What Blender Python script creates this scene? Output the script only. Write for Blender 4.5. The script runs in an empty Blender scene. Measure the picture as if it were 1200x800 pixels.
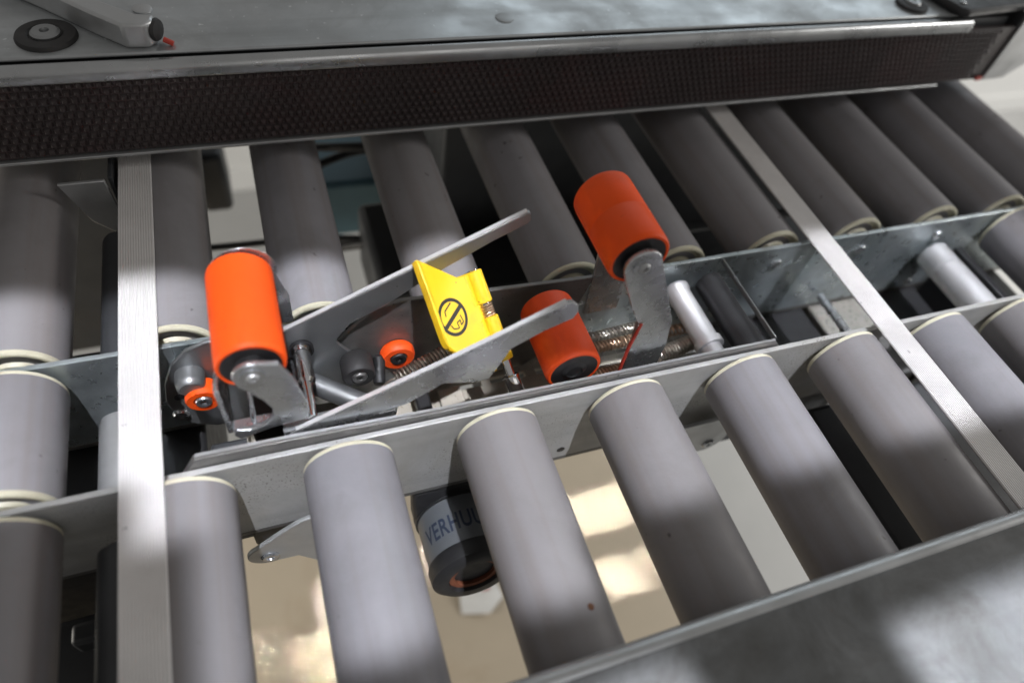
import bpy, bmesh, math, random
from mathutils import Vector, Matrix
random.seed(7)
S = 0.085                      # metres per roller pitch; all coordinates below are in roller pitches
sc = bpy.context.scene
COL = sc.collection
R_ = math.radians

# ------------------------------------------------------------------ camera
CAM = Vector((1.81113, 0.0, 4.16122))
RIGHT = (0.94056814, -0.31258508, 0.13274845)
DOWN = (-0.17380685, -0.77889297, -0.60259183)
FWD = (0.29175805, 0.54370608, -0.78693134)
cd = bpy.data.cameras.new('camera'); cam = bpy.data.objects.new('camera', cd); COL.objects.link(cam)
m = Matrix.Identity(4)
for i in range(3):
    m[i][0] = RIGHT[i]; m[i][1] = -DOWN[i]; m[i][2] = -FWD[i]; m[i][3] = CAM[i] * S
cam.matrix_world = m
cd.sensor_fit = 'HORIZONTAL'; cd.sensor_width = 36; cd.lens = 803.29 / 1200 * 36
cd.clip_start = 0.01; cd.clip_end = 100
cd.dof.use_dof = True; cd.dof.focus_distance = 4.95 * S; cd.dof.aperture_fstop = 3.3
sc.camera = cam

# ------------------------------------------------------------------ world and lamps
w = bpy.data.worlds.new('World'); sc.world = w; w.use_nodes = True
bg = w.node_tree.nodes['Background']
bg.inputs[0].default_value = (1.0, 0.97, 0.94, 1); bg.inputs[1].default_value = 0.26

def area(name, loc, target, sx, sy, power, col, spread=180):
    l = bpy.data.lights.new(name, 'AREA'); l.shape = 'RECTANGLE'; l.size = sx * S; l.size_y = sy * S
    l.energy = power; l.color = col; l.spread = R_(spread)
    o = bpy.data.objects.new(name, l); COL.objects.link(o)
    o.location = Vector(loc) * S
    d = (Vector(target) - Vector(loc)).normalized()
    x = Vector((1, 0, 0)); x = (x - d * x.dot(d)).normalized(); y = (-d).cross(x)
    mm = Matrix((x, y, -d)).transposed().to_4x4(); mm.translation = o.location
    o.matrix_world = mm
    return o
# unseen narrow lamps, each added to light one patch of the conveyor
def patch_lamp(x, y, sx, sy, density=.0385, z=.3, col=(0.90, 0.92, 1.0)):
    area('patch_lamp', (x, y - 4.6, 15), (x, y, z), sx, sy, density*sx*sy, col, 1.2)
patch_lamp(2.15, 2.30, 2.1, 2.75)
patch_lamp(5.9, 1.78, 5.4, 1.05)
patch_lamp(7.3, 2.75, 2.8, .85)
patch_lamp(0.0, 2.98, 2.2, 1.5)
patch_lamp(4.78, 2.74, 1.0, .6)
patch_lamp(.98, 2.02, .36, .44)
# two more added lamps make the bright pools on the near beam
patch_lamp(2.75, .10, 1.3, .5, .06, .45)
patch_lamp(5.45, -.08, 1.6, .5, .075, .45)
# tall window high on the right / front side
area('side_window', (9, -12, 7.5), (4, 3, 0), 12, 7, 1.5, (1.0, 0.97, 0.94))
# wide window far behind the machine, mirrored by the sheet-metal cover
area('back_window', (18, 22, 11), (5, 5, 1), 20, 6, 6, (0.80, 0.92, 1.0))
# unseen lamp added to brighten the hall wall and floor beyond the machine
area('wall_fill', (32, 2, 10), (28, 15, -8), 6, 6, 26, (1.0, 0.98, 0.95))
# unseen side lamps added to brighten the floor under the conveyor
area('floor_fill', (22, 3, -2), (12, 4, -9), 5, 4, 6.5, (1.0, 0.97, 0.91))
area('floor_fill_left', (-9, 4, -3), (1.5, 4, -9), 4, 3, 5.0, (1.0, 0.94, 0.84))
area('floor_patch_lamp', (20, 0, 0), (7.1, 4.5, -9), 1.2, .8, .065, (1.0, 0.97, 0.90), .8)  # narrow out-of-view lamps added to make the sun patches on the floor
area('floor_patch_lamp', (20, 0, 0), (6.85, 3.1, -9), .5, .7, .03, (1.0, 0.97, 0.90), .8)
area('floor_patch_lamp', (20, 0, 0), (7.75, 3.15, -9), .3, .6, .017, (1.0, 0.97, 0.90), .8)
area('floor_patch_lamp', (-9, 3, -1), (1.3, 3.2, -9), .55, .95, .034, (1.0, 0.97, 0.90), .8)
area('floor_patch_lamp', (-9, 3, -1), (.3, 3.6, -9), .3, .6, .012, (1.0, 0.97, 0.90), .8)

vs = sc.view_settings
vs.view_transform = 'Standard'; vs.look = 'None'; vs.exposure = 0; vs.gamma = 1
sc.render.engine = 'CYCLES'

# ------------------------------------------------------------------ materials
def mat(name, col, rough=.5, metal=0., var=.12, vscale=3., bump=0., bscale=30., rvar=.0, spots=None, spec=.5, streak=None, grime=None, tint=None):
    """procedural surface: colour mottling, roughness wear, fine bump, optional specks and streaks"""
    mt = bpy.data.materials.new(name); mt.use_nodes = True
    nt = mt.node_tree; N = nt.nodes; L = nt.links
    b = N['Principled BSDF']
    b.inputs['Metallic'].default_value = metal; b.inputs['Roughness'].default_value = rough
    b.inputs['Specular IOR Level'].default_value = spec
    tc = N.new('ShaderNodeTexCoord'); oi = N.new('ShaderNodeObjectInfo')
    vm = N.new('ShaderNodeVectorMath'); vm.operation = 'ADD'
    rs = N.new('ShaderNodeVectorMath'); rs.operation = 'SCALE'; rs.inputs[0].default_value = (3.1, 1.7, 2.3)
    L.new(oi.outputs['Random'], rs.inputs['Scale'])
    L.new(tc.outputs['Object'], vm.inputs[0]); L.new(rs.outputs[0], vm.inputs[1])
    vec = vm.outputs[0]
    n = N.new('ShaderNodeTexNoise'); n.inputs['Scale'].default_value = vscale / S; n.inputs['Detail'].default_value = 6
    n.inputs['Roughness'].default_value = .62
    L.new(vec, n.inputs['Vector'])
    mr = N.new('ShaderNodeMapRange'); mr.inputs[1].default_value = .3; mr.inputs[2].default_value = .7
    mr.inputs[3].default_value = 1 - var; mr.inputs[4].default_value = 1 + var
    L.new(n.outputs[0], mr.inputs[0])
    mul = N.new('ShaderNodeVectorMath'); mul.operation = 'SCALE'; mul.inputs[0].default_value = col[:3]
    L.new(mr.outputs[0], mul.inputs['Scale'])
    cur = mul.outputs[0]
    if tint:                        # each copy leans a little towards another hue
        mt_ = N.new('ShaderNodeMath'); mt_.operation = 'MULTIPLY'; mt_.inputs[1].default_value = tint[1]
        L.new(oi.outputs['Random'], mt_.inputs[0])
        mx = N.new('ShaderNodeMixRGB'); mx.inputs[2].default_value = (*tint[0], 1)
        L.new(mt_.outputs[0], mx.inputs[0]); L.new(cur, mx.inputs[1]); cur = mx.outputs[0]
    if streak:                      # long faint marks along one axis: (axis scale vector, colour, amount)
        mp = N.new('ShaderNodeMapping'); mp.inputs['Scale'].default_value = [q / S for q in streak[0]]
        L.new(vec, mp.inputs[0])
        n3 = N.new('ShaderNodeTexNoise'); n3.inputs['Scale'].default_value = 1; n3.inputs['Detail'].default_value = 3
        L.new(mp.outputs[0], n3.inputs['Vector'])
        m3 = N.new('ShaderNodeMapRange'); m3.inputs[1].default_value = .48; m3.inputs[2].default_value = .72
        m3.inputs[3].default_value = 0; m3.inputs[4].default_value = streak[2]
        L.new(n3.outputs[0], m3.inputs[0])
        mx = N.new('ShaderNodeMixRGB'); mx.inputs[2].default_value = (*streak[1], 1)
        L.new(m3.outputs[0], mx.inputs[0]); L.new(cur, mx.inputs[1]); cur = mx.outputs[0]
    if grime:                       # soft cloudy dirt: (scale, colour, amount, lo, hi)
        n4 = N.new('ShaderNodeTexNoise'); n4.inputs['Scale'].default_value = grime[0] / S; n4.inputs['Detail'].default_value = 8
        n4.inputs['Roughness'].default_value = .7; n4.inputs['Distortion'].default_value = .6
        L.new(vec, n4.inputs['Vector'])
        m4 = N.new('ShaderNodeMapRange'); m4.inputs[1].default_value = grime[3]; m4.inputs[2].default_value = grime[4]
        m4.inputs[3].default_value = 0; m4.inputs[4].default_value = grime[2]
        L.new(n4.outputs[0], m4.inputs[0])
        mx = N.new('ShaderNodeMixRGB'); mx.inputs[2].default_value = (*grime[1], 1)
        L.new(m4.outputs[0], mx.inputs[0]); L.new(cur, mx.inputs[1]); cur = mx.outputs[0]
        if metal > .3:
            mm_ = N.new('ShaderNodeMapRange'); mm_.inputs[3].default_value = metal; mm_.inputs[4].default_value = metal * .35
            L.new(m4.outputs[0], mm_.inputs[0]); L.new(mm_.outputs[0], b.inputs['Metallic'])
    if spots:                       # small specks: (scale, colour, threshold)
        n5 = N.new('ShaderNodeTexNoise'); n5.inputs['Scale'].default_value = spots[0] / S; n5.inputs['Detail'].default_value = 2
        L.new(vec, n5.inputs['Vector'])
        m5 = N.new('ShaderNodeMapRange'); m5.inputs[1].default_value = spots[2]; m5.inputs[2].default_value = spots[2] + .05
        m5.inputs[4].default_value = .85
        L.new(n5.outputs[0], m5.inputs[0])
        fac = m5.outputs[0]
        if len(spots) > 3:          # specks gather in dusty patches
            n6 = N.new('ShaderNodeTexNoise'); n6.inputs['Scale'].default_value = spots[3] / S; n6.inputs['Detail'].default_value = 4
            L.new(vec, n6.inputs['Vector'])
            m6 = N.new('ShaderNodeMapRange'); m6.inputs[1].default_value = .46; m6.inputs[2].default_value = .62
            L.new(n6.outputs[0], m6.inputs[0])
            mu = N.new('ShaderNodeMath'); mu.operation = 'MULTIPLY'; L.new(m6.outputs[0], mu.inputs[0]); L.new(fac, mu.inputs[1]); fac = mu.outputs[0]
        mx = N.new('ShaderNodeMixRGB'); mx.inputs[2].default_value = (*spots[1], 1)
        L.new(fac, mx.inputs[0]); L.new(cur, mx.inputs[1]); cur = mx.outputs[0]
    L.new(cur, b.inputs['Base Color'])
    if rvar:
        n2 = N.new('ShaderNodeTexNoise'); n2.inputs['Scale'].default_value = vscale * 2.3 / S; n2.inputs['Detail'].default_value = 7
        L.new(vec, n2.inputs['Vector'])
        m2 = N.new('ShaderNodeMapRange'); m2.inputs[1].default_value = .3; m2.inputs[2].default_value = .7
        m2.inputs[3].default_value = max(.03, rough - rvar); m2.inputs[4].default_value = rough + rvar
        L.new(n2.outputs[0], m2.inputs[0]); L.new(m2.outputs[0], b.inputs['Roughness'])
    if bump:
        nb = N.new('ShaderNodeTexNoise'); nb.inputs['Scale'].default_value = bscale / S; nb.inputs['Detail'].default_value = 5
        L.new(vec, nb.inputs['Vector'])
        bp = N.new('ShaderNodeBump'); bp.inputs['Strength'].default_value = bump; bp.inputs['Distance'].default_value = .0004
        L.new(nb.outputs[0], bp.inputs['Height']); L.new(bp.outputs[0], b.inputs['Normal'])
    return mt

M = dict(
    roller=mat('roller_plastic', (.238, .232, .248), .54, 0, .09, 2.2, .14, 60, .09, spots=(9, (.07, .06, .06), .735),
               streak=((9, .22, 9), (.19, .163, .152), .5), grime=(1.1, (.160, .148, .145), .5, .5, .75), tint=((.21, .197, .193), .7), spec=.38),
    cap=mat('cream_plastic', (.56, .53, .40), .45, 0, .08, 4, .05, 40, .05, grime=(3, (.30, .25, .17), .5, .52, .75)),
    strip=mat('ribbed_aluminium', (.70, .68, .665), .5, .1, .07, 3, .06, 60, .06, spots=(9, (.1, .09, .08), .755), grime=(1.2, (.50, .475, .46), .5, .5, .75)),
    galv=mat('galvanised_steel', (.48, .49, .495), .40, .75, .10, 2.6, .10, 22, .10, grime=(1.2, (.36, .355, .335), .45, .38, .85)),
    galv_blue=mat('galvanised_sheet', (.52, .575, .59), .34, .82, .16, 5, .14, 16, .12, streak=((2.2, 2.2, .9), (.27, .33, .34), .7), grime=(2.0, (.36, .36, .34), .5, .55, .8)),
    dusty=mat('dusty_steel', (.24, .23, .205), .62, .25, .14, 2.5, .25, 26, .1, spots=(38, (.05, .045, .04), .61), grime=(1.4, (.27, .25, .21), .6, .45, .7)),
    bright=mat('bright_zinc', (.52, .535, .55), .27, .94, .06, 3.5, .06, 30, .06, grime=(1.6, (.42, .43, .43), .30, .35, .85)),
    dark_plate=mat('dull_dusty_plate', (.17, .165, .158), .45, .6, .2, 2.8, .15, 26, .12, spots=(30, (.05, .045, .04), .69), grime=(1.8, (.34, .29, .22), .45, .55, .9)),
    dark_zinc=mat('dark_zinc', (.30, .31, .315), .40, .85, .08, 2.4, .08, 26, .08, spots=(24, (.05, .045, .04), .74), grime=(1.4, (.24, .235, .22), .4, .4, .8)),  # darker zinc; the far arm's dark reflections are put into the colour
    rail=mat('dusty_rail', (.44, .44, .43), .46, .35, .12, 2.0, .2, 30, .14, spots=(62, (.13, .115, .095), .60, 1.6), streak=((.5, 5, 9), (.33, .33, .32), .5), grime=(1.3, (.31, .29, .25), .65, .44, .72)),
    dust_floor=mat('dust_coated_tray', (.36, .33, .275), .7, .05, .16, 2.2, .3, 26, .1, spots=(36, (.10, .08, .06), .66), grime=(1.6, (.30, .25, .19), .5, .5, .75)),
    edge=mat('cut_edge', (.78, .78, .78), .38, .5, .12, 8, .1, 60, .08),
    chrome=mat('chrome', (.72, .72, .73), .12, 1, .05, 5, .03, 60, .05),
    alu=mat('aluminium_tube', (.62, .62, .63), .5, .8, .06, 4, .05, 60, .06),
    orange=mat('orange_polyurethane', (.88, .085, .004), .58, 0, .05, 3, .06, 50, .06, grime=(1.7, (.50, .075, .018), .55, .52, .78), spots=(12, (.25, .04, .01), .75), spec=.3),
    orange_shaded=mat('orange_polyurethane_shaded', (.86, .078, .004), .56, 0, .07, 3, .06, 50, .06),  # shaded copy of the orange, its shade put into the colour
    yellow=mat('yellow_plastic', (.88, .56, .014), .42, 0, .05, 3, .05, 50, .05, grime=(2.6, (.50, .32, .03), .5, .55, .8), spots=(13, (.25, .17, .03), .74)),
    ink=mat('black_ink', (.018, .018, .016), .5, 0, .1, 4),
    black=mat('black_plastic', (.014, .014, .015), .5, 0, .2, 4, .1, 40, .08),
    rubber=mat('black_rubber', (.022, .021, .021), .6, 0, .25, 4, .2, 40, .1),
    studs=mat('studded_rubber', (.040, .030, .030), .46, 0, .3, 1.2, .1, 40, .1, grime=(.8, (.085, .028, .028), .6, .5, .75)),
    spring=mat('spring_steel', (.62, .57, .50), .38, 1, .1, 6, .0, 30, .08),
    spring_cu=mat('coppered_spring', (.66, .48, .34), .38, 1, .1, 6, .0, 30, .08),
    cover=mat('cover_sheet', (.44, .46, .47), .42, .7, .2, .9, .14, 20, .14, streak=((.5, 6, 6), (.30, .31, .31), .5), spots=(22, (.68, .70, .71), .70),
              grime=(.9, (.20, .205, .20), .55, .48, .72)),
    trim=mat('trim_tube', (.44, .45, .455), .3, .9, .12, 1.6, .05, 30, .1),
    beam=mat('beam_steel', (.17, .175, .177), .72, .15, .3, 1.3, .12, 14, .14, grime=(1.6, (.075, .072, .066), .8, .45, .68), streak=((.6, 8, 8), (.12, .12, .118), .5)),
    floor=mat('concrete_floor', (.46, .46, .45), .7, 0, .08, .3, .1, 8),
    board=mat('beige_floor_coating', (.52, .445, .34), .6, 0, .08, .35, .1, 8, grime=(.35, (.36, .24, .13), .5, .56, .76)),
    wall=mat('white_wall', (.78, .78, .76), .8, 0, .03, .3),
    machine=mat('dark_machine', (.045, .047, .05), .5, .2, .25, 1.2, .1, 20, .1),
    teal=mat('teal_cover', (.10, .20, .25), .5, 0, .2, .9),
    label=mat('grey_drum', (.12, .128, .135), .38, .25, .08, 2, .06, 40, .06),
    navy=mat('navy_print', (.012, .022, .045), .5, 0, .1, 4),
    rust=mat('rust', (.13, .055, .025), .8, 0, .3, 8),
    rust_ring=mat('brown_winding', (.20, .065, .03), .6, .1, .3, 8),
    red=mat('red_line', (.50, .05, .03), .4, 0, .1, 6),
    white=mat('white_plastic', (.78, .78, .76), .4, 0, .05, 5),
)

# ------------------------------------------------------------------ mesh helpers
class G:
    def __init__(s): s.v = []; s.f = []
    def add(s, vs, fs):
        o = len(s.v); s.v += [Vector(q) for q in vs]; s.f += [[i + o for i in q] for q in fs]; return s
    def box(s, x0, x1, y0, y1, z0, z1):
        return s.add([(x0,y0,z0),(x1,y0,z0),(x1,y1,z0),(x0,y1,z0),(x0,y0,z1),(x1,y0,z1),(x1,y1,z1),(x0,y1,z1)],
                     [(0,3,2,1),(4,5,6,7),(0,1,5,4),(1,2,6,5),(2,3,7,6),(3,0,4,7)])
    def prism(s, poly, a0, a1, ax='y'):
        n = len(poly)
        mk = {'y': lambda p, a: (p[0], a, p[1]), 'z': lambda p, a: (p[0], p[1], a), 'x': lambda p, a: (a, p[0], p[1])}[ax]
        vs = [mk(p, a0) for p in poly] + [mk(p, a1) for p in poly]
        return s.add(vs, [list(range(n))[::-1], list(range(n, 2*n))] + [(i, (i+1) % n, n+(i+1) % n, n+i) for i in range(n)])
    def frame(s, p0, p1):
        d = (Vector(p1) - Vector(p0)).normalized()
        a = Vector((0,0,1)) if abs(d.z) < .9 else Vector((1,0,0))
        u = d.cross(a).normalized(); return d, u, d.cross(u)
    def lathe(s, prof, p0, p1, n=40, caps=True):
        """prof = (radius, distance along p0->p1); open ends close on the axis when radius is 0"""
        d, u, v_ = s.frame(p0, p1); p0 = Vector(p0); vs = []; fs = []
        for r, t in prof:
            for k in range(n):
                a = 2*math.pi*k/n; vs.append(p0 + d*t + u*(r*math.cos(a)) + v_*(r*math.sin(a)))
        for j in range(len(prof)-1):
            for k in range(n):
                k2 = (k+1) % n; fs.append((j*n+k, j*n+k2, (j+1)*n+k2, (j+1)*n+k))
        if caps: fs.append(list(range(n))); fs.append([(len(prof)-1)*n+k for k in range(n)][::-1])
        return s.add(vs, fs)
    def cyl(s, p0, p1, r, r1=None, n=32):
        L_ = (Vector(p1)-Vector(p0)).length
        return s.lathe([(r, 0), (r if r1 is None else r1, L_)], p0, p1, n)
    def ring(s, p0, p1, ro, ri, n=40):
        d, u, v_ = s.frame(p0, p1); P = [Vector(p0), Vector(p0), Vector(p1), Vector(p1)]; rr = [ri, ro, ro, ri]; vs = []; fs = []
        for j in range(4):
            for k in range(n):
                a = 2*math.pi*k/n; vs.append(P[j] + u*(rr[j]*math.cos(a)) + v_*(rr[j]*math.sin(a)))
        for j in range(4):
            for k in range(n):
                k2 = (k+1) % n; j2 = (j+1) % 4; fs.append((j*n+k, j*n+k2, j2*n+k2, j2*n+k))
        return s.add(vs, fs)
    def tube(s, path, r, n=12):
        P = [Vector(q) for q in path]; vs = []; fs = []; u = None
        for i, q in enumerate(P):
            t = (P[min(i+1, len(P)-1)] - P[max(i-1, 0)]).normalized()
            if u is None:
                a = Vector((0,0,1)) if abs(t.z) < .9 else Vector((1,0,0)); u = t.cross(a).normalized()
            else: u = (u - t*u.dot(t)).normalized()
            v_ = t.cross(u)
            for k in range(n):
                a = 2*math.pi*k/n; vs.append(q + u*(r*math.cos(a)) + v_*(r*math.sin(a)))
        for i in range(len(P)-1):
            for k in range(n):
                k2 = (k+1) % n; fs.append((i*n+k, i*n+k2, (i+1)*n+k2, (i+1)*n+k))
        fs.append(list(range(n))[::-1]); fs.append([(len(P)-1)*n+k for k in range(n)])
        return s.add(vs, fs)
    def coil(s, p0, p1, R, r, turns, seg=14, n=6):
        d, u, v_ = s.frame(p0, p1); p0 = Vector(p0); L_ = (Vector(p1)-p0).length
        pts = [p0 + d*(L_*i/(turns*seg)) + u*(R*math.cos(2*math.pi*i/seg)) + v_*(R*math.sin(2*math.pi*i/seg)) for i in range(int(turns*seg)+1)]
        return s.tube(pts, r, n)

ROOT = {}
def obj(name, g, m_, parent=None, origin=None, bevel=0., sharp=35, kind=None):
    org = ROOT[parent] if parent is not None else Vector(origin or (0, 0, 0))
    me = bpy.data.meshes.new(name)
    me.from_pydata([(q - org) * S for q in g.v], [], g.f); me.update()
    b = bmesh.new(); b.from_mesh(me); bmesh.ops.recalc_face_normals(b, faces=b.faces); b.to_mesh(me); b.free()
    me.polygons.foreach_set('use_smooth', [True]*len(me.polygons)); me.set_sharp_from_angle(angle=R_(sharp))
    me.materials.append(M[m_] if isinstance(m_, str) else m_)
    o = bpy.data.objects.new(name, me); COL.objects.link(o); ROOT[o] = org
    if parent is not None: o.parent = parent
    else: o.location = org * S
    if bevel:
        md = o.modifiers.new('bevel', 'BEVEL'); md.width = bevel * S; md.segments = 2; md.limit_method = 'ANGLE'; md.angle_limit = R_(40)
    if kind: o['kind'] = kind
    return o
def tag(o, label, cat, group=None):
    o['label'] = label; o['category'] = cat
    if group: o['group'] = group
    return o
def thing(name, label, cat, loc, group=None):
    o = bpy.data.objects.new(name, None); COL.objects.link(o); o.empty_display_size = .01
    o.location = Vector(loc) * S; ROOT[o] = Vector(loc)
    return tag(o, label, cat, group)
def copy_tree(o, parent=None):
    c = o.copy(); COL.objects.link(c); ROOT[c] = ROOT[o]
    if parent is not None: c.parent = parent
    for ch in [q for q in COL.objects if q.parent == o and q != c]: copy_tree(ch, c)
    return c
def screw(g, x, y, z, r, t=.02, n=20):     # a button head facing -y, with a recessed socket
    g.lathe([(r, 0), (r, -t*.3), (r*.8, -t), (r*.42, -t), (r*.36, -t*.3), (.002, -t*.3)], (x, y, z), (x, y+1, z), n)

# ------------------------------------------------------------------ setting
floor = obj('floor', G().box(-60, 90, -40, 15.7, -9.3, -9), 'floor', kind='structure')
fl2 = obj('floor', G().box(-7, 9.1, -3, 7.2, -8.995, -8.95), 'board', kind='structure')
wl = thing('hall_wall', 'plain white wall behind the machine at far right', 'wall', (10, 15.7, -9))
obj('wall_face', G().box(-30, 60, 15.7, 16.2, -9.2, .5), 'wall', wl)
obj('skirting', G().box(-30, 60, 15.6, 15.7, -9.0, -8.3), 'wall', wl, bevel=.02)

# ------------------------------------------------------------------ side rails and beams
def rail(y0, y1, name, label, holes, wm, x0=-2.2, x1=11):
    t = thing(name, label, 'rail', ((x0+x1)/2, y0, -.8))
    obj('web', G().box(x0, x1, y0, y1, -.78, .2), wm, t, bevel=.006)
    obj('lower_flange', G().box(x0, x1, y0+.003, y0+.32, -.84, -.785), 'dark_plate', t, bevel=.008)
    for x, z in holes:
        gg = G(); screw(gg, x, y0-.002, z, .042); obj('bolt', gg, 'bright', t)
    return t
rail_f = rail(2.2, 2.24, 'side_rail', 'long galvanised rail behind the front rollers with a bright cut top edge', [(i, 0.0) for i in (0.019, .987)], 'rail')
rail_b = rail(3.2, 3.24, 'side_rail', 'galvanised rail in front of the far rollers with bolts along its face', [(6.025, 0), (6.99, 0), (7.92, .03), (8.09, -.7), (5.62, -.62)], 'galv_blue')

beam = thing('near_beam', 'worn wide metal beam closing the bottom right corner in front of the rollers', 'beam', (4, 0, .1))
obj('top_plate', G().box(-2.5, 11, -1.4, .465, .40, .47), 'beam', beam, bevel=.02)
obj('rounded_edge', G().tube([(-2.5, .48, .405), (11, .48, .405)], .065, 24), 'galv', beam)
obj('hanging_web', G().box(-2.5, 11, -.2, -.15, -.9, .40), 'machine', beam, bevel=.01)

# ------------------------------------------------------------------ conveyor rollers
RAD = .2936
XS = [.019, .987, 1.979, 2.999, 4.005, 5.002, 5.997, 6.957, 7.923, 8.843, 9.715]
def roller(y0, y1, tilt_label, group):
    t = thing('conveyor_roller', tilt_label, 'roller', (0, (y0+y1)/2, 0), group)
    L_ = y1 - y0
    obj('tube', G().lathe([(RAD-.01, .034), (RAD-.003, .036), (RAD, .042), (RAD, L_-.042), (RAD-.003, L_-.036), (RAD-.01, L_-.034)], (0, y0, 0), (0, y1, 0), 72), 'roller', t)
    for s_, ya, yb in ((1, y0, y1), (-1, y1, y0)):
        d = 1 if yb > ya else -1
        cp = obj('end_cap', G().lathe([(RAD-.012, .06), (RAD-.004, .048), (RAD-.004, .012), (RAD-.014, .002), (RAD-.03, 0), (RAD-.045, .012), (RAD-.06, .03),
                                  (.165, .045), (.155, .02), (.148, .006), (.135, .002), (.09, .004), (.085, .02), (.05, .022)], (0, ya, 0), (0, yb, 0), 56), 'cap', t)
        obj('axle', G().cyl((0, ya + d*.02, 0), (0, ya - d*.11, 0), .045, n=6), 'bright', t)
    return t
LF = ['grey conveyor roller in the near row, left of the left ribbed strip',
      'grey conveyor roller in the near row, touching the right side of the left ribbed strip',
      'grey near-row roller between the rounded metal lug and the lettered drum',
      'grey near-row roller with a brown rust spot low down, right of the lettered drum',
      'grey near-row roller directly below the lowest orange roller, dark left side',
      'grey near-row roller with a small black scuff near its cream cap',
      'reddish grey near-row roller along the left side of the right ribbed strip',
      'grey near-row roller along the right side of the right ribbed strip',
      'grey near-row roller cut by the right edge of the picture']
pf = roller(.0, 2.165, LF[0], 'near row of conveyor rollers'); pf.location.x = XS[0]*S
fr = [pf]
for i in range(1, 9):
    c = copy_tree(pf); c.location.x = XS[i]*S; c['label'] = LF[i]; fr.append(c)
LB = ['grey far-row roller left of the left ribbed strip',
      'grey far-row roller right beside the left ribbed strip, behind the leftmost orange roller',
      'grey far-row roller just right of the leftmost orange roller, pale window floor on its left',
      'grey far-row roller crossed by the raised metal arm behind the yellow flap',
      'grey far-row roller whose cap shows left of the highest orange roller',
      'grey far-row roller passing right behind the highest orange roller',
      'grey far-row roller along the left side of the right ribbed strip',
      'dark far-row roller along the right side of the right ribbed strip',
      'dark far-row roller with a bright glint, second right of the right ribbed strip',
      'dark far-row roller whose cap is cut by the right picture edge',
      'last far-row roller at the right, against the white wall and floor']
pb = roller(3.285, 5.8, LB[0], 'far row of conveyor rollers'); pb.location.x = XS[0]*S
for i in range(1, 11):
    c = copy_tree(pb); c.location.x = XS[i]*S; c['label'] = LB[i]
pm = roller(2.285, 3.165, 'short grey roller between the two rails at the left picture edge', 'short rollers between the rails'); pm.location.x = XS[0]*S
c = copy_tree(pm); c.location.x = XS[9]*S; c['label'] = 'short grey roller between the two rails at the right picture edge'
# small marks on single rollers
obj('rust_spot', G().lathe([(.001, -.004), (.022, .0), (.018, .006), (.001, .008)], (2.999+.10, .80, .2745), (2.999+.14, .80, .40), 14), 'rust', None)
bpy.data.objects['rust_spot'].parent = fr[3]; bpy.data.objects['rust_spot'].matrix_parent_inverse = Matrix.Translation(-Vector((2.999, 1.0825, 0))*S)

def thin_tube(y0, y1, label, m_='label'):
    t = thing('thin_roller', label, 'roller', (.62, (y0+y1)/2, -.12), 'thin drive rollers under the left strip')
    obj('tube', G().lathe([(.12, 0), (.147, .02), (.15, .04), (.15, y1-y0-.04), (.147, y1-y0-.02), (.12, y1-y0)], (.62, y0, -.12), (.62, y1, -.12), 40), m_, t)
    obj('axle', G().cyl((.62, y0-.05, -.12), (.62, y1+.05, -.12), .03, n=12), 'bright', t)
    return t
thin_tube(2.30, 2.90, 'thin pale tube between the rails, half under the left ribbed strip', 'galv')
thin_tube(3.29, 4.6, 'thin dark tube among the far rollers, left of the left ribbed strip', 'machine')
thin_tube(.7, 1.99, 'thin dark tube among the near rollers, left of the left ribbed strip', 'machine')

# ribbed strips lying between rollers
def strip(x0, x1, label, ribs):
    t = thing('guide_strip', label, 'strip', ((x0+x1)/2, 3, .3), 'ribbed strips across the conveyor')
    zb, zt = .292, .312
    g = G().box(x0, x1, .56, 5.6, zb, zt-.006); obj('base', g, 'strip', t, bevel=.004)
    n = ribs; wd = (x1-x0)/n
    g = G()
    for k in range(n):
        a = x0 + k*wd
        g.prism([(a+.1*wd, zt-.007), (a+.9*wd, zt-.007), (a+.72*wd, zt), (a+.28*wd, zt)], .562, 5.598)
    obj('ribs', g, 'strip', t, kind='stuff')
    return t
strip(.698, .937, 'left ribbed light grey strip running across the conveyor past the leftmost orange roller', 14)
strip(6.186, 6.423, 'right light grey strip running across the conveyor at a slant in the picture', 14)

# ------------------------------------------------------------------ cover housing behind
hs = thing('machine_cover', 'dull sheet metal machine cover with a dark studded front across the top', 'cover', (4, 5.2, .45))
HY = 5.0
obj('top_plate', G().box(-3, 8.9, HY+.06, 9.5, 1.19, 1.22), 'cover', hs, bevel=.012)
obj('edge_trim', G().prism([(HY-.045, 1.07), (HY-.05, 1.14), (HY-.03, 1.185), (HY+.01, 1.20), (HY+.042, 1.19), (HY+.042, 1.07)], -3, 9.02, 'x'), 'trim', hs, bevel=.014, sharp=60)
obj('front_panel', G().box(-3, 9.74, HY, HY+.05, .46, 1.085), 'studs', hs)
g = G(); px = .064; rows = 10; pz = .60/rows
for j in range(rows):
    for i in range(int(12.6/px)):
        x = -2.98 + (i + .5*(j % 2))*px; z = .475 + j*pz
        a, b_ = px*.80, pz*.80; c0, c1 = px*.22, pz*.22
        if x + a > 9.72: continue
        g.add([(x, HY-.001, z), (x+a, HY-.001, z), (x+a, HY-.001, z+b_), (x, HY-.001, z+b_),
               (x+c0, HY-.022, z+c1), (x+a-c0, HY-.022, z+c1), (x+a-c0, HY-.022, z+b_-c1), (x+c0, HY-.022, z+b_-c1)],
              [(4,5,6,7), (0,1,5,4), (1,2,6,5), (2,3,7,6), (3,0,4,7)])
obj('studs', g, 'studs', hs, kind='stuff')
obj('bottom_lip', G().box(-3, 9.1, HY-.035, HY+.4, .425, .45), 'galv', hs, bevel=.006)
obj('body', G().box(-3, 9.6, HY+.06, 9.4, .5, 1.17), 'machine', hs)
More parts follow.
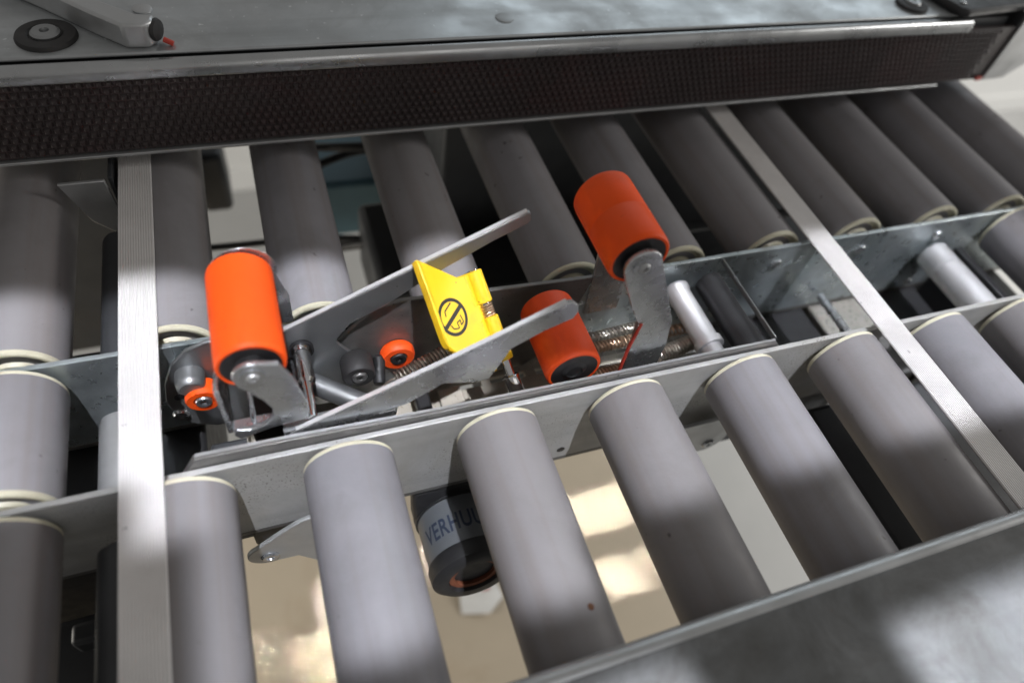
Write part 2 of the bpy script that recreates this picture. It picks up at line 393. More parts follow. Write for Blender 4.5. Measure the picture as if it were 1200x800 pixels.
for x0, x1 in ((-3, .75), (3.7, 9.3)):
    obj('underbody', G().box(x0, x1, 6.1, 9.3, -3.2, .49), 'machine', hs, bevel=.05)
def foot(x, y, r):
    t = thing('rubber_stop', 'black round rubber stop with a screw on the cover, ' + ('top left corner' if x < 4 else 'top right'), 'rubber stop', (x, y, 1.22), 'rubber stops on the cover')
    obj('rubber', G().lathe([(r, 0), (r*1.0, .012), (r*.95, .03), (r*.60, .036), (r*.52, .022), (.01, .022)], (x, y, 1.221), (x, y, 2), 40), 'rubber', t)
    sw = obj('screw', G().lathe([(r*.48, 0), (r*.48, .015), (r*.40, .03), (r*.16, .03), (r*.13, .008), (.003, .008)], (x, y, 1.245), (x, y, 2), 28), 'dark_zinc', t)
foot(.512, 5.31, .20); foot(8.37, 5.27, .17)
tag(obj('hole_plug', G().lathe([(.07, 0), (.068, .012), (.055, .018), (.002, .02)], (1.131, 5.642, 1.221), (1.131, 5.642, 2), 28), 'galv', origin=(1.131, 5.642, 1.221)),
    'small flat round metal plug in the cover near the bracket', 'plug')
tag(obj('hole_plug', G().lathe([(.08, 0), (.078, .006), (.07, .009), (.002, .01)], (3.93, 5.33, 1.221), (3.93, 5.33, 2), 28), 'cover', origin=(3.93, 5.33, 1.221)),
    'faint round disc mark on the bright middle of the cover', 'plug')
arm = thing('clamp_arm', 'thick grey metal arm resting on the cover at top left with a dirty end', 'bracket', (.9, 5.5, 1.22))
obj('bar', G().prism([(-.6, 6.7), (.466, 5.684), (.83, 5.30), (1.03, 5.11), (1.17, 5.105), (1.23, 5.16), (1.24, 5.24), (1.12, 5.26), (.82, 5.52), (-.25, 6.75)], 1.222, 1.40, 'z'), 'galv', arm, bevel=.02)
obj('end_pad', G().lathe([(.075, 0), (.08, .01), (.07, .03), (.002, .04)], (1.225, 5.19, 1.315), (1.30, 5.15, 1.315), 20), 'rubber', arm)
obj('red_tip', G().tube([(1.27, 5.15, 1.26), (1.33, 5.13, 1.235)], .02, 10), 'red', arm)
cov = thing('corner_cover', 'dark grey plastic corner cover with a round screw at top right', 'cover', (9.2, 5.2, 1.22))
obj('shell', G().prism([(8.62, 5.6), (8.76, 5.02), (8.84, 4.96), (9.9, 5.06), (10.4, 5.1), (10.4, 7), (8.5, 7)], 1.224, 1.31, 'z'), 'black', cov, bevel=.03)
obj('screw', G().lathe([(.03, 0), (.03, .01), (.02, .018), (.003, .012)], (8.87, 5.12, 1.311), (8.87, 5.12, 2), 20), 'bright', cov)
post = thing('end_plate', 'pale grey folded sheet end plate at the far right beside the studded front', 'plate', (9.9, 5, .45))
obj('front_sheet', G().prism([(9.78, .45), (10.1, .46), (10.35, .66), (10.5, 1.32), (9.78, 1.32)], HY-.02, HY+.02), 'galv', post, bevel=.006)
obj('return_sheet', G().box(9.76, 9.80, HY+.021, HY+.6, .46, 1.22), 'machine', post)
obj('red_tab', G().box(9.66, 9.75, HY-.03, HY-.004, .455, .50), 'red', post, bevel=.006)

# ------------------------------------------------------------------ diverter module between the rails
dm = thing('diverter_frame', 'open galvanised frame of the diverter set between the two rails', 'frame', (3.2, 2.7, -.8))
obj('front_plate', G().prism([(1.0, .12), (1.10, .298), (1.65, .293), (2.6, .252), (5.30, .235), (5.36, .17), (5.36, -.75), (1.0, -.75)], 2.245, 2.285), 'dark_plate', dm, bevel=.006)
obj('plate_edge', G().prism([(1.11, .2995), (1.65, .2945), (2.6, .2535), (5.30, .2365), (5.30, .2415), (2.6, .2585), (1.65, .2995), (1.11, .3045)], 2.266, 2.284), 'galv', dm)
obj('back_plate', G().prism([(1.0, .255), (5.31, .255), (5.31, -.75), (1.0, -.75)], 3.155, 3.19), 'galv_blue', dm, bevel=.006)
obj('end_plate', G().box(5.308, 5.322, 2.29, 3.15, .20, .25), 'dark_zinc', dm, bevel=.006)
# floor of the frame, with long slots left open
g = G(); zt, zb = -.76, -.72
xs_open = [(3.34, 3.62), (3.70, 4.10)]
rows_y = [2.29, 2.60, 2.66, 2.78, 2.84, 2.98, 3.04, 3.15]
for k in range(0, 8, 2):
    g.box(1.30, 5.28, rows_y[k], rows_y[k+1], zt, zb)
for k in range(1, 7, 2):
    for a, b_ in ((1.30, 2.95), (3.22, 3.30), (3.62, 3.72), (4.2, 5.28)):
        g.box(a, b_, rows_y[k]+.0005, rows_y[k+1]-.0005, zt+.001, zb-.001)
obj('floor_plate', g, 'dust_floor', dm)
obj('raised_pad', G().box(2.82, 3.02, 2.36, 3.0, -.718, -.68), 'dust_floor', dm, bevel=.01)
obj('cross_bar', G().box(2.585, 2.70, 2.29, 3.05, -.55, -.42), 'black', dm, bevel=.02)
for y, z in ((2.72, -.45), (2.93, -.45)):
    obj('rail_strip', G().box(4.0, 5.2, y, y+.06, z-.12, z), 'bright', dm, bevel=.01)
sp = obj('spacer_tube', G().lathe([(.085, 0), (.085, .16), (.115, .165), (.118, .18), (.118, .225), (.1, .23), (.1, .74), (.112, .76), (.112, .80), (.09, .82)], (4.91, 2.29, .01), (4.91, 3.15, .01), 36), 'alu', dm)
obj('black_tube', G().cyl((5.205, 2.29, .055), (5.205, 3.08, .055), .118, n=36), 'black', dm)
obj('black_rod', G().cyl((5.03, 2.29, -.2), (5.03, 3.1, -.2), .05, n=20), 'black', dm)

# moving dark plate behind the arms
tag(obj('slide_plate', G().prism([(1.95, .0), (2.06, .13), (2.35, .42), (2.53, .462), (2.71, .452), (3.36, .412), (4.04, .38), (3.97, .07), (3.88, -.45), (3.6, -.66), (2.0, -.66)], 3.06, 3.095), 'dark_plate', origin=(3, 3.07, -.6), bevel=.006),
    'dusty dark metal plate behind the yellow flap with a bright torn top edge', 'plate')

# fork with two rising arms
fk = thing('swing_fork', 'shiny zinc fork with two long flat arms rising to the right past the yellow flap', 'fork', (2.2, 2.7, .2))
obj('far_arm', G().prism([(1.72, .41), (3.33, 1.21), (3.355, 1.205), (3.37, 1.14), (3.34, 1.11), (3.13, 1.00), (2.71, .74), (2.41, .52), (2.16, .38), (2.07, .25), (2.055, .21), (2.07, .17), (2.15, .04), (2.33, -.16), (2.5, -.34), (2.36, -.62), (1.70, -.52), (1.60, .03)], 3.0, 3.035), 'dark_zinc', fk, bevel=.006)
obj('near_arm', G().prism([(1.62, .235), (1.84, .34), (2.62, .71), (3.04, .93), (3.36, 1.105), (3.41, 1.10), (3.45, 1.06), (3.46, 1.00), (3.44, .94), (3.27, .87), (3.06, .74), (2.99, .55), (2.94, .44), (2.84, .43), (2.63, .49), (2.51, .41), (2.39, .33), (2.19, .29), (1.62, .22)], 2.31, 2.345), 'bright', fk, bevel=.006)
# bright sheared top edges of the arms
obj('arm_edge', G().prism([(1.72, .413), (3.33, 1.213), (3.33, 1.222), (1.72, .422)], 3.003, 3.032), 'edge', fk)
obj('arm_edge', G().prism([(1.66, .258), (1.84, .343), (2.62, .713), (3.04, .933), (3.36, 1.108), (3.36, 1.117), (3.04, .942), (2.62, .722), (1.84, .352), (1.66, .267)], 2.313, 2.342), 'edge', fk)
obj('bottom_bend', G().prism([(2.35, .285), (2.35, .24), (2.40, .20), (2.47, .19), (2.47, .165), (2.36, .17), (2.315, .22), (2.315, .285)], 1.62, 2.33, 'x'), 'bright', fk, bevel=.006, sharp=50)
obj('cross_tube', G().cyl((1.80, 2.98, -.16), (2.36, 2.56, -.20), .078, n=36), 'dark_zinc', fk)
pn = obj('pivot_pin', G().lathe([(.030, 0), (.030, .26), (.036, .27), (.036, .30), (.058, .32), (.060, .34), (.060, .57), (.05, .58), (.05, .61), (.078, .615), (.078, .64)], (1.81, 2.35, .33), (1.81, 2.995, .22), 32), 'chrome', fk)
obj('o_ring', G().ring((1.815, 2.955, .228), (1.815, 2.985, .223), .082, .05, 32), 'black', pn)

# yellow flap
SX, SZ, = 3.145, .28
yf = thing('warning_flap', 'yellow plastic flap with a black no-touch symbol, hinged on a chrome shaft', 'flap', (3.0, 2.7, .3))
# local frame of the flap: s along the tilted hinge axis, t from the hinge to the tip, n out of the printed face
AO = Vector((3.026, 3.05, .676)); AD = (Vector((3.205, 2.36, .115)) - AO).normalized()
tv = Vector((2.603, 2.99, .931)) - AO; TE = (tv - AD*tv.dot(AD)).normalized(); NE = AD.cross(TE)
if NE.z < 0: NE = -NE
def fp(t_, s_, n_): return AO + TE*t_ + AD*s_ + NE*n_
def flap_prism(poly, n0, n1):
    k = len(poly)
    return G().add([fp(t_, s_, n0) for t_, s_ in poly] + [fp(t_, s_, n1) for t_, s_ in poly],
                   [list(range(k)), list(range(k, 2*k))[::-1]] + [(i, (i+1) % k, k+(i+1) % k, k+i) for i in range(k)])
obj('plate', flap_prism([(.452, -.195), (.466, .36), (.45, .42), (.41, .464), (.36, .48), (.03, .50), (.03, .0), (.157, .0), (.435, -.195)], -.045, 0), 'yellow', yf, bevel=.013)
obj('thick_rim', flap_prism([(.458, -.19), (.473, .37), (.455, .42), (.445, .36), (.428, -.185)], -.05, .012), 'yellow', yf, bevel=.008)
for sa, sb in ((0, .235), (.335, .66)):
    obj('hinge_barrel', G().cyl(AO + AD*sa, AO + AD*sb, .062, n=36), 'yellow', yf, bevel=.008)
    obj('web', flap_prism([(.0, sa+.005), (.10, sa+.005), (.10, min(sb, .50)), (.0, min(sb, .50))], -.05, .004), 'yellow', yf, bevel=.006)
obj('hinge_spring', G().coil(AO + AD*.24, AO + AD*.33, .045, .009, 5, 18, 8), 'spring_cu', yf)
obj('catch', G().tube([fp(.09, .62, -.02), fp(.10, .70, -.05)], .026, 16), 'yellow', yf, bevel=.006)
# the printed symbol: ring, bar and a small hand outline
def disc_ring(ct, cy, ro, ri, n=44):
    vs = []; fs = []
    for k in range(n):
        a = 2*math.pi*k/n
        for r in (ri, ro): vs.append(fp(ct + r*math.cos(a), cy + r*math.sin(a), .0015))
    for k in range(n):
        k2 = (k+1) % n; fs.append((2*k, 2*k+1, 2*k2+1, 2*k2))
    return vs, fs
def flat_line(pts, wd):
    vs = []; fs = []
    for i in range(len(pts)-1):
        (a, b_), (c_, d_) = pts[i], pts[i+1]; L_ = math.hypot(c_-a, d_-b_); ox, oy = -(d_-b_)/L_*wd/2, (c_-a)/L_*wd/2
        o = len(vs); vs += [fp(a+ox, b_+oy, .002), fp(a-ox, b_-oy, .002), fp(c_-ox, d_-oy, .002), fp(c_+ox, d_+oy, .002)]; fs.append((o, o+1, o+2, o+3))
    return vs, fs
CT, CY = .325, .236
g = G(); g.add(*disc_ring(CT, CY, .130, .106)); g.add(*flat_line([(CT-.105, CY-.055), (CT+.105, CY+.055)], .030))
g.add(*flat_line([(CT-.02, CY-.095), (CT+.055, CY-.055), (CT+.06, CY-.02)], .010))
g.add(*flat_line([(CT-.065, CY+.005), (CT-.075, CY+.055), (CT-.045, CY+.07), (CT-.05, CY+.035), (CT-.015, CY+.045), (CT-.02, CY+.085)], .009))
g.add(*flat_line([(CT-.015, CY+.085), (CT+.03, CY+.075), (CT+.045, CY+.045)], .009))
obj('symbol', g, 'ink', yf)
sh = tag(obj('chrome_shaft', G().lathe([(.052, 0), (.06, .012), (.06, .16), (.054, .165), (.035, .17), (.035, .95)], AO + AD*.94, AO, 36), 'chrome', origin=(3.15, 2.4, .25)),
         'polished chrome shaft carrying the yellow flap, beside the lowest orange roller', 'shaft')

# ------------------------------------------------------------------ orange rollers
def orange(name, label, x, z, y0, y1, R, m_, group='orange pressure rollers', seam=.0):
    t = thing(name, label, 'roller', (x, (y0+y1)/2, z), group)
    L_ = y1-y0
    obj('tread', G().lathe([(R*.85, .03), (R*.86, 0), (R*.94, 0), (R*.985, .012), (R, .035), (R, L_*.5-.003), (R-seam, L_*.5), (R, L_*.5+.003), (R, L_-.035), (R*.985, L_-.012), (R*.94, L_), (R*.86, L_), (R*.85, L_-.03)], (x, y0, z), (x, y1, z), 64, False), m_, t)
    obj('core', G().lathe([(R*.86, .004), (R*.84, .012), (R*.5, .014), (R*.46, .003), (R*.3, -.01), (R*.3, L_+.01), (R*.46, L_-.003), (R*.5, L_-.014), (R*.84, L_-.012), (R*.86, L_-.004)], (x, y0, z), (x, y1, z), 48), 'black', t)
    return t
def arm_bolt(t, x, y, z, r=.07):
    obj('washer', G().ring((x, y-.012, z), (x, y-.001, z), r, r*.55, 32), 'bright', t)
    g = G(); screw(g, x, y-.002, z, r*.55, .02); obj('bolt', g, 'galv', t)
o1 = orange('pressure_roller', 'bright orange roller at the left, raised on a hooked zinc bracket', 1.535, .88, 2.42, 3.13, .196, 'orange')
o2 = orange('pressure_roller', 'bright orange roller at the right, the highest one, on a curved flat arm', 3.85, 1.275, 2.42, 3.02, .205, 'orange', seam=.002)
o3 = orange('pressure_roller', 'shaded orange roller low in the frame beneath the tip of the near arm', 3.60, .285, 2.33, 2.93, .206, 'orange_shaded')
obj('axle', G().cyl((3.60, 2.36, .285), (3.60, 2.99, .285), .045, n=20), 'chrome', o3)

def arc(cx, cz, r, a0, a1, n=10):
    return [(cx + r*math.cos(R_(a0+(a1-a0)*i/n)), cz + r*math.sin(R_(a0+(a1-a0)*i/n))) for i in range(n+1)]
# arm of the right roller
a2 = thing('curved_bracket', 'curved flat zinc arm holding the highest orange roller', 'bracket', (4.1, 2.4, .1))
obj('near_cheek', G().prism(arc(3.85, 1.275, .125, 20, 205) + [(3.80, 1.07), (3.90, .86), (4.0, .68), (4.02, .42), (4.04, -.05), (4.34, -.05), (4.33, .36), (4.27, .66), (4.13, .96)], 2.355, 2.39), 'bright', a2, bevel=.006)
obj('far_cheek', G().prism(arc(3.85, 1.275, .125, 20, 205) + [(3.80, 1.07), (3.90, .86), (4.0, .68), (4.02, .42), (4.04, -.05), (4.34, -.05), (4.33, .36), (4.27, .66), (4.13, .96)], 3.045, 3.075), 'bright', a2, bevel=.006)
obj('axle', G().cyl((3.85, 2.39, 1.275), (3.85, 3.045, 1.275), .05, n=20), 'chrome', a2)
obj('red_line', G().tube([(4.02, 2.352, .68), (3.99, 2.34, .43), (4.0, 2.34, .02)], .012, 8), 'red', a2)  # thin red line along the edge of the near cheek
arm_bolt(a2, 3.85, 2.355, 1.275, .075)
# bracket of the left roller
a1 = thing('roller_bracket', 'bent zinc sheet bracket with a dark opening holding the left orange roller', 'bracket', (1.6, 2.4, .3))
ch = arc(1.535, .88, .11, 60, 200, 9) + [(1.44, .80), (1.50, .72), (1.555, .62), (1.59, .52), (1.58, .43), (1.53, .36), (1.43, .33), (1.36, .36), (1.34, .30), (1.37, .25), (1.56, .31), (1.79, .34), (1.80, .50), (1.745, .78), (1.68, .95)]
obj('near_cheek', G().prism(ch, 2.35, 2.385), 'bright', a1, bevel=.008)
obj('far_cheek', G().prism(arc(1.56, .88, .20, -20, 160, 12) + [(1.33, .78), (1.30, .33), (1.80, .33), (1.80, .60)], 3.145, 3.15), 'bright', a1, bevel=.002)
obj('side_web', G().prism([(2.387, .28), (3.14, .27), (3.14, .50), (2.95, .45), (2.46, .74), (2.387, .75)], 1.305, 1.335, 'x'), 'bright', a1, bevel=.008)
obj('inner_block', G().box(1.42, 1.78, 2.50, 3.0, -.3, .12), 'black', a1, bevel=.02)
obj('bottom_lip', G().box(1.335, 1.78, 2.386, 2.47, .275, .305), 'bright', a1, bevel=.012)
obj('axle', G().cyl((1.535, 2.385, .88), (1.535, 3.145, .88), .045, n=20), 'chrome', a1)
obj('tension_rod', G().cyl((1.46, 2.44, .305), (1.50, 2.50, .80), .018, n=12), 'chrome', a1)
arm_bolt(a1, 1.535, 2.35, .88, .07)

# ------------------------------------------------------------------ small wheels, pivots, springs
def wheel(name, x, y0, y1, z, R, m_, hub='galv'):
    L_ = y1-y0
    t = obj(name, G().lathe([(R*.5, .012), (R*.55, 0), (R*.9, 0), (R, .02), (R, L_-.02), (R*.9, L_)], (x, y0, z), (x, y1, z), 40), m_, dm)
    obj('hub', G().lathe([(.012, .012), (R*.18, .012), (R*.2, -.01), (R*.42, -.012), (R*.48, .0), (R*.49, .04)], (x, y0, z), (x, y1, z), 28), hub, t)
    obj('axle', G().cyl((x, y0+.02, z), (x, y1+.06, z), .03, n=14), 'chrome', t)
wheel('guide_wheel', 2.49, 2.96, 3.055, -.08, .13, 'orange_shaded', 'black')
wheel('guide_wheel', 1.115, 2.93, 3.06, -.12, .12, 'orange', 'bright')
wheel('rubber_wheel', 2.175, 2.82, 2.995, -.02, .118, 'rubber', 'dark_plate')
tag(obj('stop_pin', G().lathe([(.04, 0), (.045, .02), (.045, .2), (.03, .22)], (2.31, 2.80, -.12), (2.36, 3.06, -.05), 18), 'black', origin=(2.3, 2.9, -.1)),
    'short black pin between the rubber wheel and the dark spring', 'pin')
pv = thing('pivot_plate', 'rounded dull steel pivot plate with slots at the left end of the frame', 'plate', (1.05, 3.1, -.4))
obj('plate', G().prism([(.84, -.28), (.88, -.08), (.96, .11), (1.08, .25), (1.22, .31), (1.40, .31), (1.40, -.72), (1.10, -.72), (.93, -.62), (.86, -.46)], 3.10, 3.13), 'dark_zinc', pv, bevel=.008)
obj('boss', G().lathe([(.0, -.02), (.07, -.018), (.09, 0), (.097, .03), (.097, .12)], (1.06, 2.98, 0.0), (1.06, 3.1, 0.0), 36), 'dark_zinc', pv)
g = G(); screw(g, .90, 3.098, -.46, .06, .03); obj('bolt', g, 'bright', pv)
obj('slot', G().prism(arc(.93, -.25, .03, 90, 270, 8) + arc(1.02, -.22, .03, -90, 90, 8), 3.094, 3.099), 'black', pv)
def spring(label, p0, p1, R, r, turns, m_):
    t = thing('tension_spring', label, 'spring', [(a+b)/2 for a, b in zip(p0, p1)], 'springs in the diverter frame')
    obj('coil', G().coil(p0, p1, R, r, turns, 14, 6), m_, t)
    d = (Vector(p1)-Vector(p0)).normalized()
    for p_, sg in ((Vector(p0), -1), (Vector(p1), 1)):
        hk = [p_, p_ + d*sg*.03 + Vector((0, 0, R*.3)), p_ + d*sg*.07, p_ + d*sg*.10 + Vector((0, 0, -R*.6)), p_ + d*sg*.06 + Vector((0, 0, -R))]
        obj('hook', G().tube(hk, r, 8), m_, t)
    return t
spring('dark spring running up behind the near arm, right of the small orange wheel', (2.42, 2.78, -.06), (3.05, 2.92, .10), .043, .0095, 23, 'spring')
spring('upper coppery spring passing behind the curved arm to the aluminium spacer', (3.9, 2.86, -.3), (5.05, 2.89, -.3), .042, .010, 34, 'spring_cu')
spring('faint grey spring closest to the back plate, left of the curved arm', (3.9, 3.03, -.42), (4.75, 3.06, -.38), .042, .009, 25, 'spring')
spring('thick bright spring right of the curved arm foot, ending in an open hook', (4.55, 2.63, -.26), (4.98, 2.71, -.26), .06, .0115, 14, 'spring')
spring('short coppery spring just right of the lowest orange roller', (4.0, 2.60, -.30), (4.38, 2.62, -.30), .044, .010, 12, 'spring_cu')
spring('small dark spring showing under the near arm root, beside the black cross bar', (2.25, 2.5, -.5), (2.66, 2.55, -.5), .04, .008, 16, 'spring')

# ------------------------------------------------------------------ between the rails on the right
tag(obj('spacer_roller', G().lathe([(.13, 0), (.15, .02), (.15, .64), (.142, .645), (.142, .655), (.15, .66), (.15, .88), (.13, .90)], (7.98, 2.26, -.2), (7.98, 3.17, -.2), 40), 'alu', origin=(7.98, 2.7, -.2)),
    'pale aluminium tube joining the two rails right of the right strip', 'tube')
tag(obj('cable_duct', G().box(6.9, 7.75, 2.3, 3.9, -1.3, -.86), 'dusty', origin=(7.2, 2.75, -1.1), bevel=.03),
    'brownish grey duct lying low between the rails right of the right strip', 'duct')
tag(obj('rod', G().cyl((6.86, 2.26, -.62), (6.86, 3.17, -.62), .04, n=16), 'bright', origin=(6.86, 2.7, -.62)), 'thin bright rod between the rails next to the right strip', 'rod')
tag(obj('drive_belt', G().box(8.33, 8.42, 2.26, 3.17, -.9, -.2), 'black', origin=(8.4, 2.7, -.5), bevel=.02), 'wide black band between the rails beside the aluminium tube', 'belt')
tag(obj('machine_block', G().box(5.40, 6.82, 2.30, 3.9, -1.6, -.86), 'black', origin=(6, 2.7, -1.4), bevel=.04), 'black block deep between the rails left of the right strip', 'block')

# ------------------------------------------------------------------ drum and lugs under the front rollers
DX, DZ, DR, DY0, DY1 = 2.80, -1.30, .335, 1.585, 2.14
dr = thing('drum_motor', 'grey drum with dark block lettering hanging under the near rollers', 'drum', (DX, 1.9, DZ))
obj('shell', G().cyl((DX, DY0+.15, DZ), (DX, DY1, DZ), DR, n=64), 'label', dr)
obj('rim', G().lathe([(DR*.62, .06), (DR*.66, 0), (DR*.9, -.0), (DR*1.03, .03), (DR*1.05, .13), (DR*1.02, .158), (DR*.9, .16)], (DX, DY0, DZ), (DX, DY1, DZ), 56), 'black', dr)
obj('winding', G().ring((DX, DY0+.03, DZ), (DX, DY0+.14, DZ), DR*.63, DR*.50, 40), 'rust_ring', dr)
obj('core', G().cyl((DX, DY0+.09, DZ), (DX, DY0+.30, DZ), DR*.40, n=32), 'black', dr)
obj('rear_flange', G().lathe([(DR*.7, 0), (DR*1.04, .0), (DR*1.05, .08), (DR*.8, .1)], (DX, DY1+.002, DZ), (DX, 3, DZ), 56), 'black', dr)
obj('mount', G().box(DX-.36, DX+.35, DY1+.02, DY1+.16, -1.25, -.845), 'black', dr, bevel=.03)
# lettering wrapped round the shell
fc = bpy.data.curves.new('lettering', 'FONT'); fc.body = 'VERHUUR'; fc.size = .205; fc.space_character = 1.08; fc.offset = .004; fc.resolution_u = 3
fo = bpy.data.objects.new('lettering', fc); COL.objects.link(fo)
dg = bpy.context.evaluated_depsgraph_get(); tm = bpy.data.meshes.new_from_object(fo.evaluated_get(dg))
bpy.data.objects.remove(fo); bpy.data.curves.remove(fc)
b = bmesh.new(); b.from_mesh(tm)
for _ in range(2):
    bmesh.ops.subdivide_edges(b, edges=[e for e in b.edges if e.calc_length() > .03], cuts=1)
bmesh.ops.triangulate(b, faces=b.faces)
W0 = min(v.co.x for v in b.verts)
g = G(); b.verts.index_update()
A0 = R_(156)
g.v = [Vector((DX + (DR+.0025)*math.cos(A0-(v.co.x-W0)*.64/DR), 1.855 + v.co.y, DZ + (DR+.0025)*math.sin(A0-(v.co.x-W0)*.64/DR))) for v in b.verts]
g.f = [[v.index for v in f.verts] for f in b.faces]; b.free(); bpy.data.meshes.remove(tm)
obj('lettering', g, 'navy', dr)
dr.rotation_euler.x = R_(-8)      # the drum hangs with its open end tipped up

lg = thing('mounting_lug', 'rounded dull steel lug with a screw below the front rail at the left', 'lug', (1.5, 2.12, -.9))
obj('plate', G().prism(arc(1.33, -1.04, .155, 120, 285, 12) + [(1.52, -1.20), (1.66, -1.42), (1.75, -1.4), (1.75, -.55), (1.60, -.60), (1.45, -.72)], 2.10, 2.135), 'galv', lg, bevel=.008)
g = G(); screw(g, 1.33, 2.099, -1.07, .07, .02); obj('screw', g, 'bright', lg)
tag(obj('dark_bracket', G().box(1.22, 1.9, 2.30, 2.9, -1.3, -.86), 'black', origin=(1.6, 2.6, -1), bevel=.02), 'black block behind the left steel lug under the rail', 'block')
l2 = thing('mounting_lug', 'rounded dull steel lug under the front rail at the right, between two near rollers', 'lug', (5.1, 2.12, -.9))
obj('plate', G().prism([(4.5, -.6)] + [(4.5, -1.05), (4.95, -1.17)] + arc(5.10, -.98, .19, -110, 20, 12) + [(5.24, -.6)], 2.10, 2.135), 'galv', l2, bevel=.008)
g = G(); screw(g, 5.12, 2.099, -1.03, .06, .02); obj('screw', g, 'bright', l2)
for x, z, r in ((3.636, -.645, .035),):
    o = obj('hole_disc', G().lathe([(r, 0), (r, .003), (r*.3, .004)], (x, 2.199, z), (x, 1.9, z), 18), 'black', rail_f)  # black disc standing in for an open hole in the rail

# ------------------------------------------------------------------ dark machinery seen between the far rollers
tag(obj('machine_block', G().box(.35, .95, 3.4, 4.9, -2.4, -1.7), 'machine', origin=(.6, 4, -2), bevel=.05), 'black machinery deep in the gap left of the left strip', 'block')
bk = thing('bracket_sheet', 'pale folded sheet bracket under the cover left of the left strip', 'bracket', (.5, 5.0, .1))
obj('tab', G().prism([(.30, .36), (.62, .36), (.66, -.28), (.42, -.02)], 4.78, 4.81), 'galv', bk, bevel=.006)
obj('side', G().prism([(4.82, .36), (5.2, .36), (5.2, -.3), (4.82, -.28)], .64, .67, 'x'), 'machine', bk, bevel=.004)
for (x, y, z, lab) in ((.40, 4.55, -1.0, 'small white cap in the dark gap, upper one near the pale bracket'), (.06, 3.9, -2.4, 'white round cap low in the dark gap left of the strip')):
    tag(obj('white_cap', G().lathe([(.12, 0), (.115, .05), (.09, .09), (.01, .1)], (x, y, z), (x, y, z+.3), 24), 'white', origin=(x, y, z)), lab, 'cap')
blocks = [
 (.85, 1.25, 8.3, 9.2, -3.2, -2.2, 'machine', 'machine_block', 'black machine part behind the second far roller gap, near the strip'),
 (2.45, 3.5, 7.7, 8.9, -3.4, -2.4, 'teal', 'teal_box', 'dark teal box in the gap beyond the leftmost orange roller'),
 (2.75, 3.5, 4.9, 6.4, -2.6, -1.6, 'machine', 'machine_block', 'dark grey rounded housing under the far rollers behind the long arm'),
 (3.7, 4.75, 5.0, 7.5, -3.0, -2.0, 'machine', 'machine_block', 'black ribbed machine block in the gap left of the middle far roller'),
 (4.7, 6.4, 4.2, 7.2, -2.9, -1.8, 'machine', 'machine_block', 'black machine block behind the highest orange roller'),
 (6.6, 11.0, 4.6, 6.4, -2.6, -1.6, 'machine', 'machine_block', 'long black machine block under the far rollers at the right'),
]
for x0, x1, y0, y1, z0, z1, m_, nm, lab in blocks:
    tag(obj(nm, G().box(x0, x1, y0, y1, z0, z1), m_, origin=((x0+x1)/2, (y0+y1)/2, z0), bevel=.08), lab, 'machine part' if nm != 'teal_box' else 'box')
def cable(pts, r, lab, m_='black'):
    P = [Vector(p) for p in pts]; out = []
    for i in range(len(P)-1):
        p0, p1, p2, p3 = P[max(i-1, 0)], P[i], P[i+1], P[min(i+2, len(P)-1)]
        for k in range(8):
            t_ = k/8; out.append(.5*((2*p1) + (p2-p0)*t_ + (2*p0-5*p1+4*p2-p3)*t_**2 + (3*p1-p0-3*p2+p3)*t_**3))
    out.append(P[-1])
    return tag(obj('cable', G().tube(out, r, 10), m_, origin=P[0]), lab, 'cable')
cable([(.05, 1.2, -.9), (.15, .95, -1.2), (.35, .9, -1.35), (.5, 1.2, -1.1), (.42, 1.7, -.8)], .03, 'black cable looping in the gap at lower left')
cable([(.12, 1.35, -.9), (.3, 1.2, -1.1), (.5, 1.3, -1.0), (.52, 1.9, -.7)], .025, 'thin black cable above the larger loop at lower left')
tag(obj('cable_clip', G().box(.12, .52, 1.72, 1.86, -.95, -.75), 'machine', origin=(.3, 1.8, -.9), bevel=.03), 'dark cable clip in the gap at lower left', 'clip')
tag(obj('machine_block', G().box(-.6, .85, .5, 2.15, -2.6, -1.38), 'machine', origin=(0, 1.4, -2), bevel=.06), 'black machinery below the cables at lower left', 'machine part')
tag(obj('machine_block', G().box(6.15, 8.4, .5, 2.15, -1.6, -.9), 'machine', origin=(7, 1.5, -1.5), bevel=.06), 'black machinery under the near rollers at the right strip', 'machine part')
cable([(.3, 6.4, -2.0), (1.2, 6.35, -2.0), (2.2, 6.3, -2.0), (3.2, 6.2, -2.1)], .04, 'thin black cable crossing the pale gap near the cover')
tag(obj('control_box', G().box(1.02, 1.36, 2.35, 3.0, -1.25, -.80), 'machine', origin=(1.2, 2.7, -1.2), bevel=.03), 'dark box under the pivot plate right of the left strip', 'box')
tag(obj('adjusting_pin', G().cyl((.98, 2.55, -.5), (.98, 2.55, -.95), .025, n=12), 'bright', origin=(.98, 2.55, -.9)), 'thin bright vertical pin below the pivot plate', 'pin')

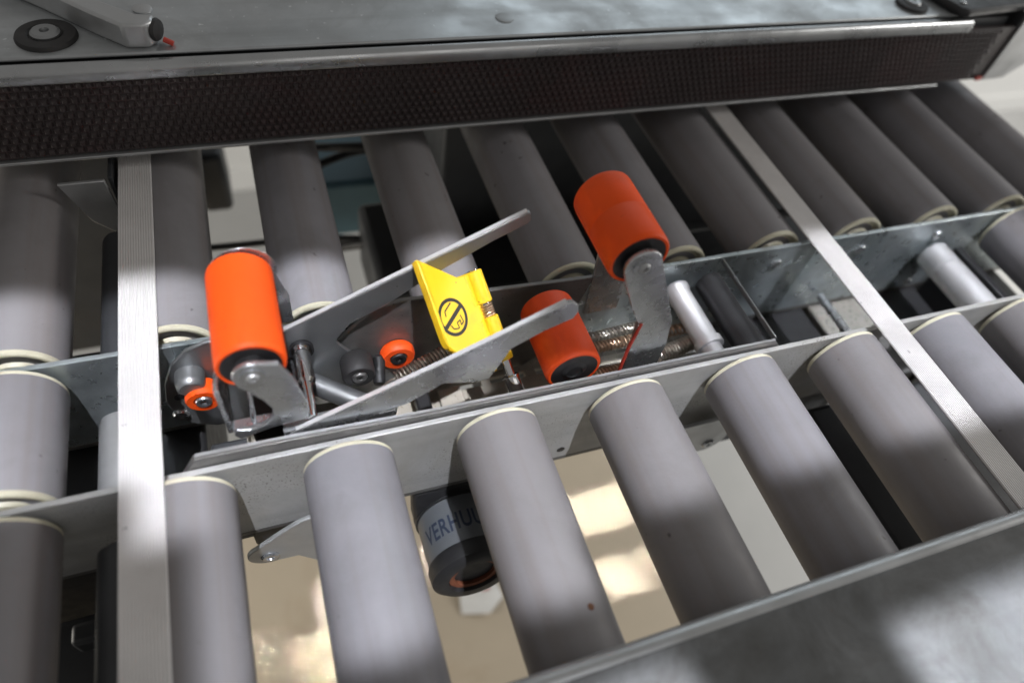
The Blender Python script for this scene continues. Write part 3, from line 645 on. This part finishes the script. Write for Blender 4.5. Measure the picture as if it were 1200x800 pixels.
def pipe(p0, p1, r, m_, lab, nm='pipe'):
    g = G(); g.cyl(p0, p1, r, n=24)
    return tag(obj(nm, g, m_, origin=p0), lab, 'pipe')
pipe((3.3, 4.05, -1.0), (4.9, 4.0, -1.0), .05, 'galv', 'thin grey bar crossing below the far rollers behind the arm tip', 'cross_bar')
pipe((5.35, 5.2, -1.2), (5.6, 3.9, -1.35), .07, 'machine', 'black pipe under the far rollers right of the highest orange roller')
pipe((5.6, 4.6, -.9), (8.6, 4.6, -.9), .06, 'machine', 'long black bar crossing under the far rollers at the right')
fin = thing('finned_housing', 'black housing with horizontal fins under the far roller beside the arm tip', 'machine part', (3.9, 3.7, -1.2))
obj('block', G().box(3.45, 4.2, 3.5, 4.3, -1.9, -1.0), 'machine', fin, bevel=.03)
for k in range(6): obj('fin', G().box(3.44, 4.21, 3.52+k*.125, 3.58+k*.125, -.998, -.93), 'machine', fin, bevel=.008)
ws = thing('paper_scrap', 'crumpled white paper scrap with red marks on the floor under the drum', 'paper', (4.1, 3.4, -8.94))
obj('sheet', G().add([(3.75, 3.25, -8.93), (4.25, 3.1, -8.86), (4.6, 3.35, -8.92), (4.5, 3.75, -8.85), (4.05, 3.85, -8.92), (3.8, 3.6, -8.84), (4.2, 3.45, -8.80)],
    [(0,1,6), (1,2,6), (2,3,6), (3,4,6), (4,5,6), (5,0,6)]), 'white', ws)
obj('mark', G().box(4.22, 4.36, 3.52, 3.58, -8.82, -8.80), 'red', ws)
cable([(2.35, 7.0, -1.2), (2.6, 6.7, -1.0), (2.95, 6.6, -.95), (3.2, 6.75, -1.1), (2.8, 6.9, -1.25), (2.4, 6.8, -1.3)], .05, 'black cable loop above the teal box under the cover')
cable([(2.5, 6.4, -2.3), (2.9, 6.1, -2.0), (3.6, 6.0, -2.0), (4.2, 6.2, -2.1)], .07, 'thick black hose below the teal box between far rollers')
pipe((6.4, 2.3, -1.0), (6.4, 3.15, -1.0), .05, 'galv', 'dull bar deep between the rails left of the right strip', 'cross_bar')

tag(obj('machine_block', G().box(-.6, .98, 2.29, 4.2, -1.9, -.92), 'black', origin=(0, 2.7, -1.3), bevel=.04), 'black block deep between the rails at the left, behind the left strip', 'block')
tag(obj('machine_block', G().box(7.82, 9.6, 2.30, 3.9, -1.7, -.88), 'black', origin=(8.7, 3, -1.3), bevel=.04), 'black block deep between the rails behind the aluminium tube at the right edge', 'block')
